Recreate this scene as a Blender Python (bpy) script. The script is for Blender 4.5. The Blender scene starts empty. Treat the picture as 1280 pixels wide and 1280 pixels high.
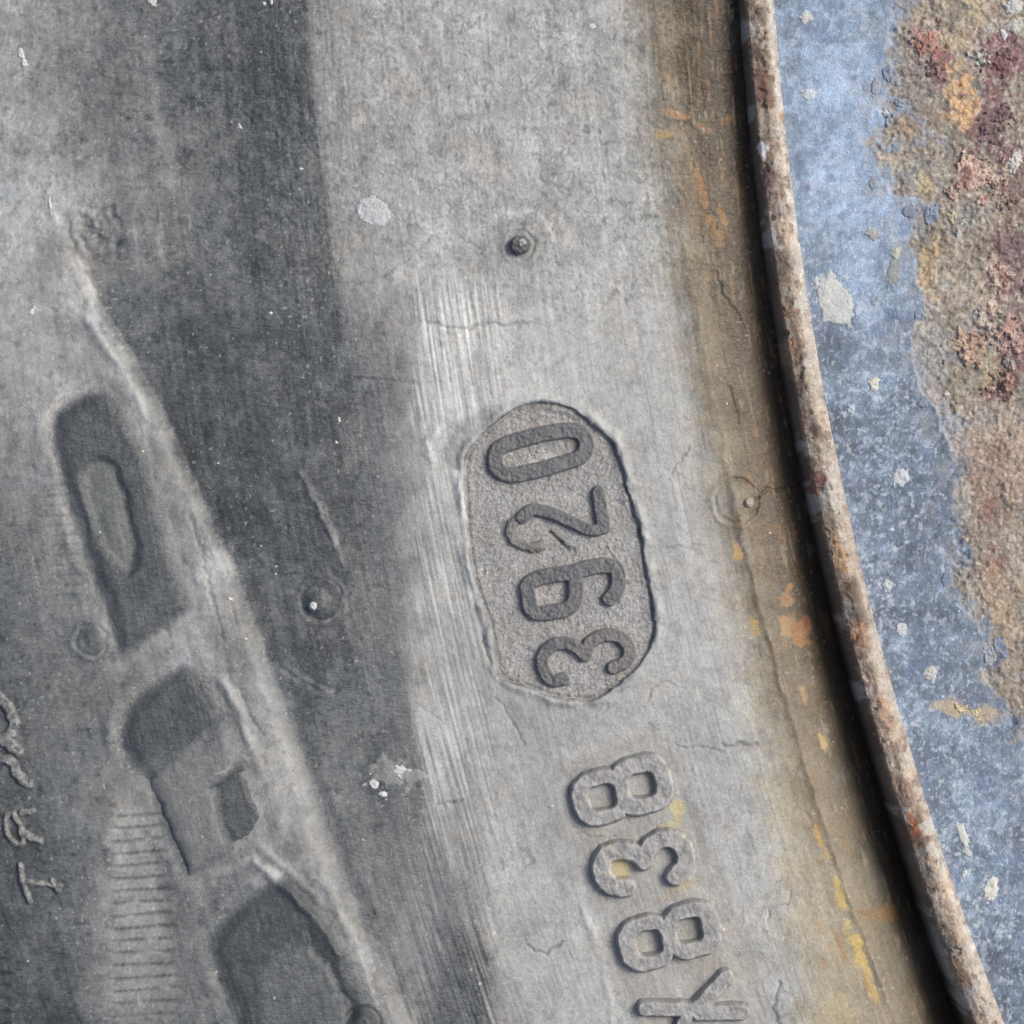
import bpy, math, random
import numpy as np
from mathutils import Vector

# ---------------------------------------------------------------- scene, camera, light
scene = bpy.context.scene
COL = scene.collection
S = 6.56e-5                      # metres per working unit (a 22.5 inch rim)
WC = (5310.0, -306.0)            # wheel centre in working units (x right, y down)
RR = 4355.0                      # rim edge radius in working units
HALF = 640.0

CAM_H = 0.25
cam_d = bpy.data.cameras.new('camera')
cam_d.sensor_width = 36
cam_d.angle = 2*math.atan(HALF*S/CAM_H)
cam_d.clip_start = 0.01
cam_d.clip_end = 50
cam = bpy.data.objects.new('camera', cam_d)
COL.objects.link(cam)
cam.location = (0, 0, CAM_H)
scene.camera = cam

SUN_ELEV, SUN_AZ = math.radians(48), math.radians(24)     # azimuth: from +x towards +y
world = bpy.data.worlds.new('World')
scene.world = world
world.use_nodes = True
wn = world.node_tree
sky = wn.nodes.new('ShaderNodeTexSky')
sky.sky_type = 'NISHITA'
sky.sun_disc = False
sky.sun_elevation = SUN_ELEV
sky.sun_rotation = math.pi/2 - SUN_AZ
sky.air_density = 0.7
sky.dust_density = 4.0
sky.ozone_density = 0.6
bg = wn.nodes['Background']
bg.inputs['Strength'].default_value = 0.10
wn.links.new(sky.outputs[0], bg.inputs[0])

sun_d = bpy.data.lights.new('sun', 'SUN')
sun_d.energy = 1.5
sun_d.angle = math.radians(26)
sun_d.color = (1.0, 0.955, 0.90)
sun = bpy.data.objects.new('sun', sun_d)
COL.objects.link(sun)
sd = Vector((math.cos(SUN_ELEV)*math.cos(SUN_AZ), math.cos(SUN_ELEV)*math.sin(SUN_AZ), math.sin(SUN_ELEV)))
sun.rotation_euler = sd.to_track_quat('Z', 'Y').to_euler()

scene.view_settings.view_transform = 'Standard'
scene.view_settings.look = 'None'
scene.view_settings.gamma = 1.0
scene.view_settings.exposure = 0.65
scene.render.engine = 'CYCLES'

# ---------------------------------------------------------------- noise and distance tools
rs = np.random.RandomState(7)
_perm = rs.permutation(1024).astype(np.int32)
_perm = np.concatenate([_perm, _perm])
_ga = rs.rand(1024)*2*np.pi
_gx = np.cos(_ga).astype(np.float32); _gy = np.sin(_ga).astype(np.float32)

def noise(x, y, seed=0):
    x = np.asarray(x, np.float64) + seed*17.31 + 4096
    y = np.asarray(y, np.float64) + seed*9.77 + 4096
    xi = np.floor(x).astype(np.int32); yi = np.floor(y).astype(np.int32)
    fx = (x-xi).astype(np.float32); fy = (y-yi).astype(np.float32)
    u = fx*fx*fx*(fx*(fx*6-15)+10); v = fy*fy*fy*(fy*(fy*6-15)+10)
    xa = xi & 1023; xb = (xi+1) & 1023; ya = yi & 1023; yb = (yi+1) & 1023
    def g(a, b, dx, dy):
        h = _perm[_perm[a]+b]
        return _gx[h]*dx + _gy[h]*dy
    n00 = g(xa, ya, fx, fy); n10 = g(xb, ya, fx-1, fy)
    n01 = g(xa, yb, fx, fy-1); n11 = g(xb, yb, fx-1, fy-1)
    a = n00+u*(n10-n00); b = n01+u*(n11-n01)
    return (a+v*(b-a))*1.5

def fbm(x, y, sc, octv=4, seed=0, gain=0.5):
    o = 0; a = 1.0; t = 0
    for k in range(octv):
        o = o + a*noise(x/sc, y/sc, seed+k*3)
        t += a; a *= gain; sc *= 0.5
    return o/t*1.6

def worm(x, y, sc, seed=0, sx=1.0, sy=1.0):
    """curly broken marks: thin light crests on a darker ground, about -1..1"""
    wx = x+sc*0.9*noise(x/(sc*1.3), y/(sc*1.3), seed+1); wy = y+sc*0.9*noise(x/(sc*1.3), y/(sc*1.3), seed+2)
    a = noise(wx/(sc*sx), wy/(sc*sy), seed+3)
    b = noise(wx/(sc*0.6*sx), wy/(sc*0.6*sy), seed+4)
    return (1-2.6*np.abs(a))*0.6 + 0.7*b

def sm(a, b, x):
    t = np.clip((x-a)/(b-a), 0, 1)
    return t*t*(3-2*t)

def zp(ox, oy, s, pts):
    return [(ox+p[0]/s, oy+p[1]/s) for p in pts]

def spline(pts, closed=False, n=6):
    P = [np.array(p, float) for p in pts]
    out = []
    m = len(P)
    for i in range(m if closed else m-1):
        if closed:
            a, b, c, d = P[(i-1) % m], P[i], P[(i+1) % m], P[(i+2) % m]
        else:
            a, b, c, d = P[max(i-1, 0)], P[i], P[i+1], P[min(i+2, m-1)]
        for k in range(n):
            t = k/n
            out.append(0.5*((2*b)+(c-a)*t+(2*a-5*b+4*c-d)*t*t+(-a+3*b-3*c+d)*t**3))
    out.append(P[0] if closed else P[-1])
    return [tuple(p) for p in out]

def line_dist(X, Y, pts, pad=40):
    """unsigned distance to an open polyline; 1e3 outside the padded box"""
    pts = np.array(pts, float)
    out = np.full(X.shape, 1e3)
    x0, y0 = pts.min(0)-pad; x1, y1 = pts.max(0)+pad
    m = (X > x0) & (X < x1) & (Y > y0) & (Y < y1)
    if not m.any(): return out
    x = X[m]; y = Y[m]; d = np.full(x.shape, 1e6)
    for (ax, ay), (bx, by) in zip(pts[:-1], pts[1:]):
        vx, vy = bx-ax, by-ay
        L = vx*vx+vy*vy+1e-9
        t = np.clip(((x-ax)*vx+(y-ay)*vy)/L, 0, 1)
        d = np.minimum(d, (x-ax-t*vx)**2+(y-ay-t*vy)**2)
    out[m] = np.sqrt(d)
    return out

def poly_sd(X, Y, pts, pad=60):
    """signed distance to a closed polygon (negative inside)"""
    pts = list(pts)
    if pts[0] != pts[-1]: pts.append(pts[0])
    d = line_dist(X, Y, pts, pad)
    p = np.array(pts, float)
    x0, y0 = p.min(0)-1; x1, y1 = p.max(0)+1
    m = (X > x0) & (X < x1) & (Y > y0) & (Y < y1)
    x = X[m]; y = Y[m]; ins = np.zeros(x.shape, bool)
    for (ax, ay), (bx, by) in zip(pts[:-1], pts[1:]):
        if ay == by: continue
        c = ((ay > y) != (by > y)) & (x < (bx-ax)*(y-ay)/(by-ay)+ax)
        ins ^= c
    sg = np.ones(X.shape); tmp = sg[m]; tmp[ins] = -1; sg[m] = tmp
    return d*sg

def rbox(X, Y, cx, cy, hx, hy, r, rot):
    c, s = math.cos(rot), math.sin(rot)
    x = (X-cx)*c+(Y-cy)*s; y = -(X-cx)*s+(Y-cy)*c
    qx = np.abs(x)-hx+r; qy = np.abs(y)-hy+r
    return np.hypot(np.maximum(qx, 0), np.maximum(qy, 0))+np.minimum(np.maximum(qx, qy), 0)-r

def blob(X, Y, cx, cy, rx, ry, rot=0.0):
    c, s = math.cos(rot), math.sin(rot)
    x = (X-cx)*c+(Y-cy)*s; y = -(X-cx)*s+(Y-cy)*c
    return np.sqrt((x/rx)**2+(y/ry)**2)

def curve_x(Y, pts):
    """smooth x(y) through points"""
    p = np.array(pts, float)
    yy = np.linspace(p[0, 1]-400, p[-1, 1]+400, 900)
    xx = np.interp(yy, p[:, 1], p[:, 0])
    s0 = (p[1, 0]-p[0, 0])/(p[1, 1]-p[0, 1]); s1 = (p[-1, 0]-p[-2, 0])/(p[-1, 1]-p[-2, 1])
    xx = np.where(yy < p[0, 1], p[0, 0]+s0*(yy-p[0, 1]), xx)
    xx = np.where(yy > p[-1, 1], p[-1, 0]+s1*(yy-p[-1, 1]), xx)
    k = np.hanning(41); k /= k.sum()
    xs = np.convolve(np.pad(xx, 20, 'edge'), k, 'valid')
    return np.interp(Y, yy, xs)

def lin(c):
    c = np.clip(np.asarray(c, float)/255.0, 0, 1)
    return np.where(c <= 0.04045, c/12.92, ((c+0.055)/1.055)**2.4)

def mixc(A, c, m):
    return A*(1-m[..., None]) + np.asarray(c, float)*m[..., None]

# ---------------------------------------------------------------- the marks on the sidewall (working units)
PLATE = spline(zp(540, 480, 3.047, [(125,310),(150,240),(200,185),(290,110),(400,70),(520,90),(600,140),(650,190),(690,225),
    (720,310),(760,450),(800,580),(815,700),(840,830),(850,940),(820,1020),(750,1110),(660,1180),(590,1205),(500,1195),
    (430,1180),(370,1155),(270,1125),(245,1050),(225,930),(190,830),(160,730),(140,600),(130,450)]), True, 3)
EDGE = [(385,0),(398,150),(412,300),(430,450),(462,650),(505,850),(528,950),(560,1120),(605,1280)]
STEP = [(70,250),(95,330),(120,380),(160,440),(205,530),(245,620),(290,720),(335,850),(370,950),(402,1050),(442,1150),(500,1280)]
CRACKS = [
 ([(535,404),(560,410),(585,412),(605,404),(640,407),(660,404)], 2.0, 3.0),
 ([(420,352),(450,356),(480,345),(510,325),(535,300)], 2.0, 1.6),
 ([(430,472),(470,474),(520,478)], 1.5, 2.0),
 ([(845,932),(880,934),(905,940)], 1.3, 2.5), ([(905,931),(930,930),(945,931)], 2.0, 3.5),
 ([(720,1041),(745,1046),(770,1046)], 1.2, 2.0),
 ([(660,1182),(668,1188),(682,1190),(694,1184),(702,1176)], 1.8, 3.0),
 ([(958,1150),(962,1138),(975,1130),(985,1132)], 1.2, 2.5), ([(985,1132),(990,1115)], 1.2, 2.0),
 ([(973,1280),(966,1262),(972,1240),(974,1228)], 1.8, 3.0),
 ([(808,878),(815,860),(832,852),(845,858)], 1.2, 2.2),
 ([(838,592),(848,580),(858,565),(862,556)], 1.2, 2.2),
 ([(832,685),(860,684),(880,680)], 1.2, 1.8),
 ([(945,622),(962,612),(985,610),(1004,606)], 1.8, 5.0),
 ([(545,1004),(560,1003),(578,1000)], 1.6, 2.5),
 ([(238,640),(255,690),(268,750),(282,800)], 1.6, 2.5),
 ([(262,640),(285,720),(296,780)], 1.3, 2.0),
 ([(520,880),(560,905)], 1.0, 1.0),
 ([(240,460),(300,470),(360,462)], 1.0, 1.0),
 ([(620,870),(640,900),(655,930)], 1.6, 2.0),
 ([(600,790),(612,830),(628,850)], 1.8, 2.5),
 ([(1003,606),(1008,604)], 2, 4), ([(1010,826),(1032,826),(1050,828)], 1.6, 4.0),
 ([(300,860),(318,900),(330,920)], 1.6, 2.5),
 ([(905,470),(918,500),(922,530)], 1.2, 2.0), ([(895,340),(905,370),(925,395),(935,425)], 1.5, 3.0),
]
RIDGES = [  # points, half width, height, dust
 ([(320,1075),(350,1100),(385,1135),(410,1165),(426,1190)], 6, 4.5, 0.9),
 ([(280,850),(300,890),(312,925)], 6, 4, 0.7),
 ([(320,1050),(360,1085),(400,1120)], 5, 2, 0.5),
 ([(110,395),(130,430),(160,470),(185,520)], 6, 3, 0.6),
 ([(375,590),(395,630),(415,670),(430,705)], 3, 2, 0.5),
 ([(355,830),(385,850),(412,868)], 3, 2, 0.5),
 ([(725,1130),(745,1180),(760,1240),(765,1280)], 5, 1.5, 0.4),
 ([(540,575),(533,555),(545,540)], 4, 2, 0.3),
]
GRID_X = np.arange(-80, 1121, 80)
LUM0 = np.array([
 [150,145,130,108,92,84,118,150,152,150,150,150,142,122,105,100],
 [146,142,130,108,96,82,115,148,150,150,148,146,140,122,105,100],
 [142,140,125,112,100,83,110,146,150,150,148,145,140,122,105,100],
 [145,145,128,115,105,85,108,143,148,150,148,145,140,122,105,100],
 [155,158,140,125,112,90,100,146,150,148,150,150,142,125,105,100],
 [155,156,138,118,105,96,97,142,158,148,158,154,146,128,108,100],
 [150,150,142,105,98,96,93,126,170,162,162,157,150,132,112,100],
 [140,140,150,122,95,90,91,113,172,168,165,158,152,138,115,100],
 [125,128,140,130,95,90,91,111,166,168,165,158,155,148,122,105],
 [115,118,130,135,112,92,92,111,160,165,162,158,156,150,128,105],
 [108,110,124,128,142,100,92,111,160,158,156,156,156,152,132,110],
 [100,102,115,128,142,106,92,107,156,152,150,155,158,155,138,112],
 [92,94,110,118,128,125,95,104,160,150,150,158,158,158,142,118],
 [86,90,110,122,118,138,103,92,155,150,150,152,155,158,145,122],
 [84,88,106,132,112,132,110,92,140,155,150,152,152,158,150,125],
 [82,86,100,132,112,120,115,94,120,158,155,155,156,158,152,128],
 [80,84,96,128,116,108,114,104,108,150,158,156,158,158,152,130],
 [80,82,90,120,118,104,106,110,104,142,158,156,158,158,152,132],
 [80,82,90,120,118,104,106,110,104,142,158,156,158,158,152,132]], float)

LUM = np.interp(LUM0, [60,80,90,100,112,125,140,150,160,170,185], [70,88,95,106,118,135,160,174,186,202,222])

def lum_at(X, Y):
    gx = np.clip((X+80)/80, 0, 14.999); gy = np.clip((Y+80)/80, 0, 17.999)
    i = gx.astype(int); j = gy.astype(int)
    u = gx-i; v = gy-j
    u = u*u*(3-2*u); v = v*v*(3-2*v)
    return (LUM[j, i]*(1-u)+LUM[j, i+1]*u)*(1-v)+(LUM[j+1, i]*(1-u)+LUM[j+1, i+1]*u)*v

def tcoord(X, Y):
    return np.hypot(X-WC[0], Y-WC[1])-RR

_pt = np.array([-80,-20,20,44,58,75,95,115,140,200,350,700,1000,1300,1900,2500,2850,3000], float)
_pz = np.array([-150,-140,-118,-92,-70,-46,-27,-17,-9,-1,4,8,4,0,-110,-480,-1000,-1700], float)
_tt = np.arange(-120, 3040, 4.0)
_zz = np.interp(_tt, _pt, _pz)
_k = np.hanning(11); _k /= _k.sum()
_zz = np.convolve(np.pad(_zz, 5, 'edge'), _k, 'valid')

def streaks(X, Y, t, seed=0, w=3.2, l=110):
    s = np.arctan2(Y-WC[1], WC[0]-X)*4900
    return noise(t/w, s/l, seed)+0.6*noise(t/(w*2.1), s/(l*1.4), seed+5)

def streak_mask(X, Y):
    wx = X+10*fbm(X, Y, 60, 3, 41)
    a = sm(508, 524, wx+6*noise(X/20, Y/160, 2))*(1-sm(600, 650, wx))*sm(330, 380, Y+25*noise(X/9, Y/80, 3))*(1-sm(505, 560, Y-0.0*X))
    b = sm(512, 532, wx)*(1-sm(590, 640, wx))*sm(520, 620, Y)*0.75
    return np.clip(a+b, 0, 1)

def side_height(X, Y, plate=True):
    t = tcoord(X, Y)
    z = np.interp(t, _tt, _zz)*(1+(np.interp(Y, [0, 500, 1280], [0.20, 0.48, 1.10])-1)*(1-sm(90, 200, t)))
    near = (X > -200) & (X < 1500) & (Y > -200) & (Y < 1500)
    xw = X+3.0*fbm(X, Y, 26, 3, 11); yw = Y+3.0*fbm(X, Y, 26, 3, 21)
    z = z + 2.2*fbm(X, Y, 190, 3, 5) + 0.9*fbm(X, Y, 34, 4, 8) + np.interp(Y, [0, 300, 450, 1280], [.5, .5, .22, .22])*(worm(X, Y, 8, 122) + worm(X, Y, 17, 126))
    # raised moulding line beside the rim
    tr = np.interp(Y, [0, 1280], [146, 122])
    d = tcoord(xw, yw)-tr
    z = z + 3.2*np.exp(-(d/5.0)**2)*(0.25+0.75*sm(450, 700, Y))*(0.7+0.5*noise(X/40, Y/40, 78)) + 2.5*sm(-26, -6, d)*(1-sm(-4, 30, d))
    # step of the big lettering
    g = 1-sm(1500, 2200, np.abs(Y-640)); 
    d = xw-curve_x(yw, STEP)
    w = np.interp(Y, [250, 500, 900, 1280], [7, 9, 14, 18])
    z = z + 11.0*(1-sm(-w, w, d))*sm(240, 420, Y+0.25*X)*g*sm(-900, -500, X)
    dl = letters_sd(X, Y)
    z = z + 3.0*np.exp(-((dl-12)/10)**2)*np.clip(0.6+0.9*fbm(X, Y, 50, 2, 152), 0, 1.3)
    # shallow dip between letters and the left edge
    z = z - 4.0*np.exp(-((X+12-0.1*(Y-700))/45)**2)*sm(480, 800, Y)
    # streak relief
    z = z + 1.0*streaks(X, Y, t)*streak_mask(X, Y) + 0.25*streaks(X, Y, t, 4)
    # moulding serrations
    sl = Y+0.07*X
    m1 = sm(134, 146, xw)*(1-sm(192, 214, xw-0.10*(Y-1050)))*sm(1000, 1025, Y)*(1-sm(1230, 1300, Y))
    z = z - 3.4*m1*sm(0.62, 0.95, np.cos((sl+2*noise(Y/30, X/60, 9))*2*np.pi/15.6))*sm(-0.9, -0.1, noise(X/20, Y/9, 33))
    m2 = sm(46, 58, xw-0.12*(Y-600))*(1-sm(78, 98, xw-0.12*(Y-600)))*sm(560, 630, Y)*(1-sm(735, 770, Y))
    z = z - 1.4*m2*sm(0.6, 0.95, np.cos(sl*2*np.pi/12.5))
    m3 = (1-sm(8, 18, X))*sm(1180, 1200, Y)
    z = z - 3*m3*sm(0.4, 0.9, np.cos(sl*2*np.pi/16))
    # scar at upper left
    d = line_dist(xw, yw, [(80,272),(96,262),(118,258),(140,262),(148,285),(146,318),(130,330)])
    z = z - 3.0*np.exp(-(d/5)**2)*sm(-.3, .5, noise(X/14, Y/14, 183))
    z = z + 4*np.exp(-((blob(xw, yw, 112, 292, 30, 26))**2)*1.2)*fbm(X, Y, 16, 3, 71)*1.8
    # round marks of the vent pins
    for cx, cy, r, amp in ((650,307,17,2.0),(402,750,25,2.4),(921,626,27,2.8),(116,800,19,3.0),(455,1275,17,0)):
        q = np.hypot(X-cx+3*noise(X/14, Y/14, 161), Y-cy+3*noise(X/14, Y/14, 162))
        z = z - amp*(0.55+0.7*noise(X/18, Y/18, 163))*np.exp(-((q-r)/2.2)**2) + amp*0.5*np.exp(-((q-r-5)/3)**2)
    z = z - 3.5*np.exp(-((np.hypot(X-107, Y-804)/7)**2))
    z = z + 5*(1-sm(6, 19, np.hypot(X-398, Y-753))) + 3*(1-sm(6, 22, np.hypot(X-924, Y-627)))
    z = z + 9*(1-sm(8, 19, np.hypot(X-455, Y-1277))) - 3*np.exp(-((np.hypot(X-455, Y-1277)-21)/3)**2)
    xc = X+3*noise(X/11, Y/11, 51)+1.5*noise(X/5, Y/5, 52); yc = Y+3*noise(X/11, Y/11, 53)+1.5*noise(X/5, Y/5, 54)
    for pts, w, dep in CRACKS:
        d = line_dist(xc, yc, pts, 25)
        z = z - 0.7*dep*np.exp(-(d/w)**2)
    for pts, w, h, du in RIDGES:
        d = line_dist(xw, yw, spline(pts), 40)
        z = z + h*np.exp(-(d/w)**2)
    # shallow sunken strip that carries the second row of characters
    d = poly_sd(xw, yw, STRIP, 30)
    z = z - 1.2*(1-sm(-14, 10, d))
    if plate:
        xp = X+2.2*noise(X/15, Y/15, 61)+1.1*noise(X/5, Y/5, 62); yp = Y+2.2*noise(X/15, Y/15, 63)+1.1*noise(X/5, Y/5, 64)
        d = poly_sd(xp, yp, PLATE, 40)
        z = z + 5.0*np.exp(-((d-5)/5)**2)*sm(-0.6, 0.5, noise(X/30, Y/30, 66))
        z = z - 34*(1-sm(-2.6, 0.6, d))
    return z

STRIP = spline(zp(660, 900, 3.369, [(180,180),(340,110),(480,72),(590,105),(655,220),(690,350),(770,600),(835,760),(895,900),(930,1050),
    (1000,1180),(1050,1330),(520,1330),(380,1120),(300,900),(250,740),(200,520),(150,330)]), True, 3)
CLEAN = spline(zp(540, 480, 3.047, [(45,270),(60,210),(110,140),(200,90),(290,85),(300,130),(200,190),(140,260),(120,330),(60,320)]), True, 3)

L1 = spline([(66,545),(72,515),(95,495),(128,484),(152,494),(172,525),(192,560),(205,600),(214,640),(232,700),(246,745),(240,768),(200,797),(158,822),
             (142,800),(134,765),(116,722),(96,655),(76,595)], True, 3)
L1I = spline([(108,592),(122,576),(142,580),(156,612),(166,650),(174,690),(166,714),(150,706),(134,682),(118,640)], True, 3)
L2 = spline([(152,905),(170,870),(200,846),(236,826),(262,846),(292,890),(306,935),(322,975),(338,1012),(330,1045),(300,1062),(262,1082),(236,1092),
             (215,1050),(190,985),(160,950)], True, 3)
L3 = spline([(262,1175),(285,1140),(318,1112),(358,1090),(392,1108),(420,1150),(448,1200),(478,1260),(510,1330),(420,1360),(320,1340),(290,1260),(270,1210)], True, 3)

def letters_sd(X, Y):
    x = X+3*fbm(X, Y, 22, 3, 601); y = Y+3*fbm(X, Y, 22, 3, 602)
    return np.minimum(np.minimum(poly_sd(x, y, L1, 70), poly_sd(x, y, L2, 70)), poly_sd(x, y, L3, 70))

def hue(L, tan, n):
    """neutral to slightly cool rubber with sandy dust where tan is high"""
    dark = np.clip((140-L)/60, 0, 1)
    r = L*(0.992-0.052*dark+0.012*n)*(1+0.045*tan)
    g = L*(1.003-0.002*dark)*(1-0.018*tan)
    b = L*(0.985+0.05*dark-0.015*n)*(1-0.175*tan)
    return np.stack([r, g, b], -1)

def side_colour(X, Y):
    t = tcoord(X, Y)
    xw = X+9*fbm(X, Y, 45, 4, 31); yw = Y+9*fbm(X, Y, 45, 4, 32)
    e = curve_x(Y, EDGE)+1.5*noise(X/14, Y/14, 3)
    d = X-e
    sharp = np.interp(Y, [0, 300, 450, 700, 1000, 1280], [48, 40, 22, 14, 26, 10])
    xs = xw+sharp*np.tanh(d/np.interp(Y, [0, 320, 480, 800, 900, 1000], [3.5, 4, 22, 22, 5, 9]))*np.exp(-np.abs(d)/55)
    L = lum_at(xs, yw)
    qz = np.where(X > 480, np.interp(Y, [300, 450], [1, .55]), 1.0)
    L = L + 9*qz*fbm(X, Y, 80, 4, 12) + 8*qz*fbm(X, Y, 22, 4, 15) + 5*qz*fbm(X, Y, 7, 2, 17)
    L = L + 6*noise(t/14, np.arctan2(Y-WC[1], WC[0]-X)*4900/230, 18) + 4*noise(t/5, np.arctan2(Y-WC[1], WC[0]-X)*4900/150, 19)
    # scuffs, finger smears and clotted dust
    zone = np.interp(Y+60*fbm(X, Y, 120, 2, 120), [0, 250, 420, 700, 1280], [1.9, 1.7, .7, .5, .7])
    zone = np.where(X < 500, np.maximum(zone, .8), zone)
    g1 = zone*(0.6+0.8*sm(-0.4, 0.5, fbm(X, Y, 70, 3, 121)))
    wd = np.clip(L/170, 0.45, 1.15)
    L = L + wd*(9*worm(X, Y, 8, 122)*g1 + 5*worm(X, Y, 17, 126)*zone + 5*zone*noise(X/2.7, Y/2.7, 129))
    L = L + wd*qz*8*(sm(-0.04, 0.10, fbm(X, Y, 55, 5, 131, 0.62))-0.5) + wd*qz*7*(sm(0.0, 0.2, fbm(X, Y, 24, 4, 132, 0.62))-0.3)
    L = L + wd*7*streaks(X, Y, t, 133, 11, 75)*sm(-.2, .4, fbm(X, Y, 110, 2, 134))
    L = L - 20*qz*sm(0.28, 0.55, fbm(X, Y, 15, 4, 136, 0.6))*wd - 9*sm(0.2, 0.5, fbm(X, Y, 46, 3, 137))*wd
    L = L - 24*wd*np.exp(-(noise((X+0.5*Y)/26+noise(X/40, Y/40, 7), (Y-0.3*X)/90, 138)/0.035)**2)*sm(0.15, 0.5, noise(X/70, Y/70, 139))*(X > 520)
    sk = streaks(X, Y, t)
    msk = streak_mask(X, Y)
    L = L + 25*sk*msk + 3.0*streaks(X, Y, t, 8, 5, 60)
    low = sm(960, 1120, Y)*sm(420, 470, X)*(1-sm(560, 600, X))
    L = L + low*(14+16*sk)
    L = L + 22*msk*sm(620, 420, Y)*sm(0.0, 0.5, sk)
    dl = letters_sd(X, Y)
    L = L + 15*np.exp(-((dl-10)/9)**2)*np.clip(0.5+1.1*fbm(X, Y, 40, 3, 151), 0, 1.2)
    # clean scraped rubber low down
    d = poly_sd(xw, yw, [(572,1010),(560,1090),(548,1180),(530,1300),(625,1300),(612,1220),(598,1120),(592,1050)], 60)
    L = L - (1-sm(-14, 10, d))*(16+30*sk)
    d = poly_sd(xw, yw, [(600,1130),(612,1190),(640,1300),(600,1300),(590,1200)], 60)
    L = L - (1-sm(-12, 12, d))*(18+22*sk)
    # light dusty ledge
    cx = curve_x(yw, STEP)
    dd = xw-cx
    L = L + 34*np.exp(-((dd+14)/17)**2)*sm(300, 420, Y)*(1-0.75*sm(900, 1280, Y))
    L = L - 20*sm(-2, 10, dd)*np.exp(-np.maximum(dd, 0)/60)*sm(330, 420, Y)*(1-sm(620, 800, Y))
    L = L - 12*np.exp(-((dd-26)/9)**2)*sm(700, 800, Y)
    sl = Y+0.07*X
    m1 = sm(134, 146, xw)*(1-sm(192, 214, xw-0.10*(Y-1050)))*sm(1000, 1025, Y)*(1-sm(1230, 1300, Y))
    cs = np.cos((sl+2*noise(Y/30, X/60, 9))*2*np.pi/15.6)*(sm(-0.9, -0.1, noise(X/20, Y/9, 33)))
    L = L + m1*(12-24*sm(0.6, 0.95, cs))
    m2 = sm(46, 58, xw-0.12*(Y-600))*(1-sm(78, 98, xw-0.12*(Y-600)))*sm(560, 630, Y)*(1-sm(735, 770, Y))
    L = L - 10*m2*sm(0.6, 0.95, np.cos(sl*2*np.pi/12.5))
    # pale streaks in the dark band
    for pts, w, a in (([(185,50),(190,110),(205,170),(225,240)], 9, 22), ([(170,290),(176,330)], 5, 22), ([(203,270),(206,330)], 5, 24),
                      ([(220,0),(224,60)], 8, 14), ([(60,180),(66,250),(70,280)], 3, 25), ([(100,330),(118,370),(125,400)], 4, 28),
                      ([(395,610),(415,660),(430,700)], 2.5, 30), ([(350,830),(380,850),(410,868)], 4, 14)):
        q = line_dist(xw, Y, pts, 40)
        L = L + a*np.exp(-(q/w)**2)
    L = L + 13*sm(840, 980, Y)*sm(320, 380, X)*(1-sm(505, 530, X)) + 6*sm(0.05, 0.3, fbm(X+0.4*Y, Y*0.35, 40, 5, 181, .6))*sm(90, 110, L)*(X < 540)
    L = L - 7*sm(110, 95, L)
    L = L - 22*sm(-.2, .4, noise(X/12, Y/12, 182))*np.exp(-(line_dist(xw, yw, [(82,275),(96,262),(120,256),(142,258),(148,300),(140,322)])/5)**2)
    # letters fragment zone, flaked spot
    q = blob(xw, yw, 497, 968, 34, 22)
    L = L + 42*(1-sm(0.6, 1.1, q+0.9*fbm(X, Y, 14, 4, 81)))
    # around the pins
    q = blob(xw, yw, 652, 300, 33, 34)
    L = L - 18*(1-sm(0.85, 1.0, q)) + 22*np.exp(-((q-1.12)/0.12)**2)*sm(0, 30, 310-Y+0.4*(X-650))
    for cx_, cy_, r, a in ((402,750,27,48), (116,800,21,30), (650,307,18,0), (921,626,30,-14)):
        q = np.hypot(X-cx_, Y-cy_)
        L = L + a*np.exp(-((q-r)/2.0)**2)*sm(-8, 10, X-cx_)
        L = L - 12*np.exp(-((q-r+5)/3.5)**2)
    L = L + 40*(1-sm(12, 19, np.hypot(X-455, Y-1277)))
    for pts, w, h, du in RIDGES:
        q = line_dist(xw, yw, spline(pts), 40)
        L = L + 34*du*np.exp(-(q/(w*1.2))**2)
    xc = X+3*noise(X/11, Y/11, 51)+1.5*noise(X/5, Y/5, 52); yc = Y+3*noise(X/11, Y/11, 53)+1.5*noise(X/5, Y/5, 54)
    for pts, w, dep in CRACKS:
        q = line_dist(xc, yc, pts, 25)
        L = L - 9*dep*np.exp(-(q/(w*0.9))**2)
    # smooth grey patch beside the plate and its pale left border
    d = poly_sd(xw, yw, CLEAN, 50)
    L = L - 26*(1-sm(-4, 4, d))
    q = line_dist(X+2*noise(X/8, Y/8, 91), Y, [(573,590),(576,615),(581,640),(585,652)], 20)
    L = L + 34*np.exp(-(q/3.5)**2)
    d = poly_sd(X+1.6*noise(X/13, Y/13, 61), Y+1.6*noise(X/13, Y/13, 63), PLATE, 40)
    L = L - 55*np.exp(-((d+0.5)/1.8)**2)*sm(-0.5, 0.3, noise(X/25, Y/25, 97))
    # darker brown strip between t 130 and the lip
    tx = np.interp(Y, [0, 300, 500, 700, 900, 1100, 1280], [800, 838, 872, 908, 945, 985, 1012])
    tan = sm(-50, 60, xw-tx)
    L = np.where(t < 230, L, L)
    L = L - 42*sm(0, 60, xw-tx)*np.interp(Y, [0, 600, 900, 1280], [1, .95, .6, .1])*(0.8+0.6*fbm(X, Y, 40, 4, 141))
    L = L + tan*(16*worm(X, Y, 11, 142)+12*fbm(X, Y, 35, 4, 144)+9*streaks(X, Y, t, 143, 7, 60))
    deep = 1-sm(60, 135, t+14*fbm(X, Y, 50, 4, 99))
    L = L*(1-deep) + (110+14*fbm(X, Y, 18, 4, 93))*deep
    C = hue(L, tan*(0.7+0.5*fbm(X, Y, 60, 3, 95)), fbm(X, Y, 90, 3, 96))
    tb = sm(-35, 55, xw-tx-2)
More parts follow.
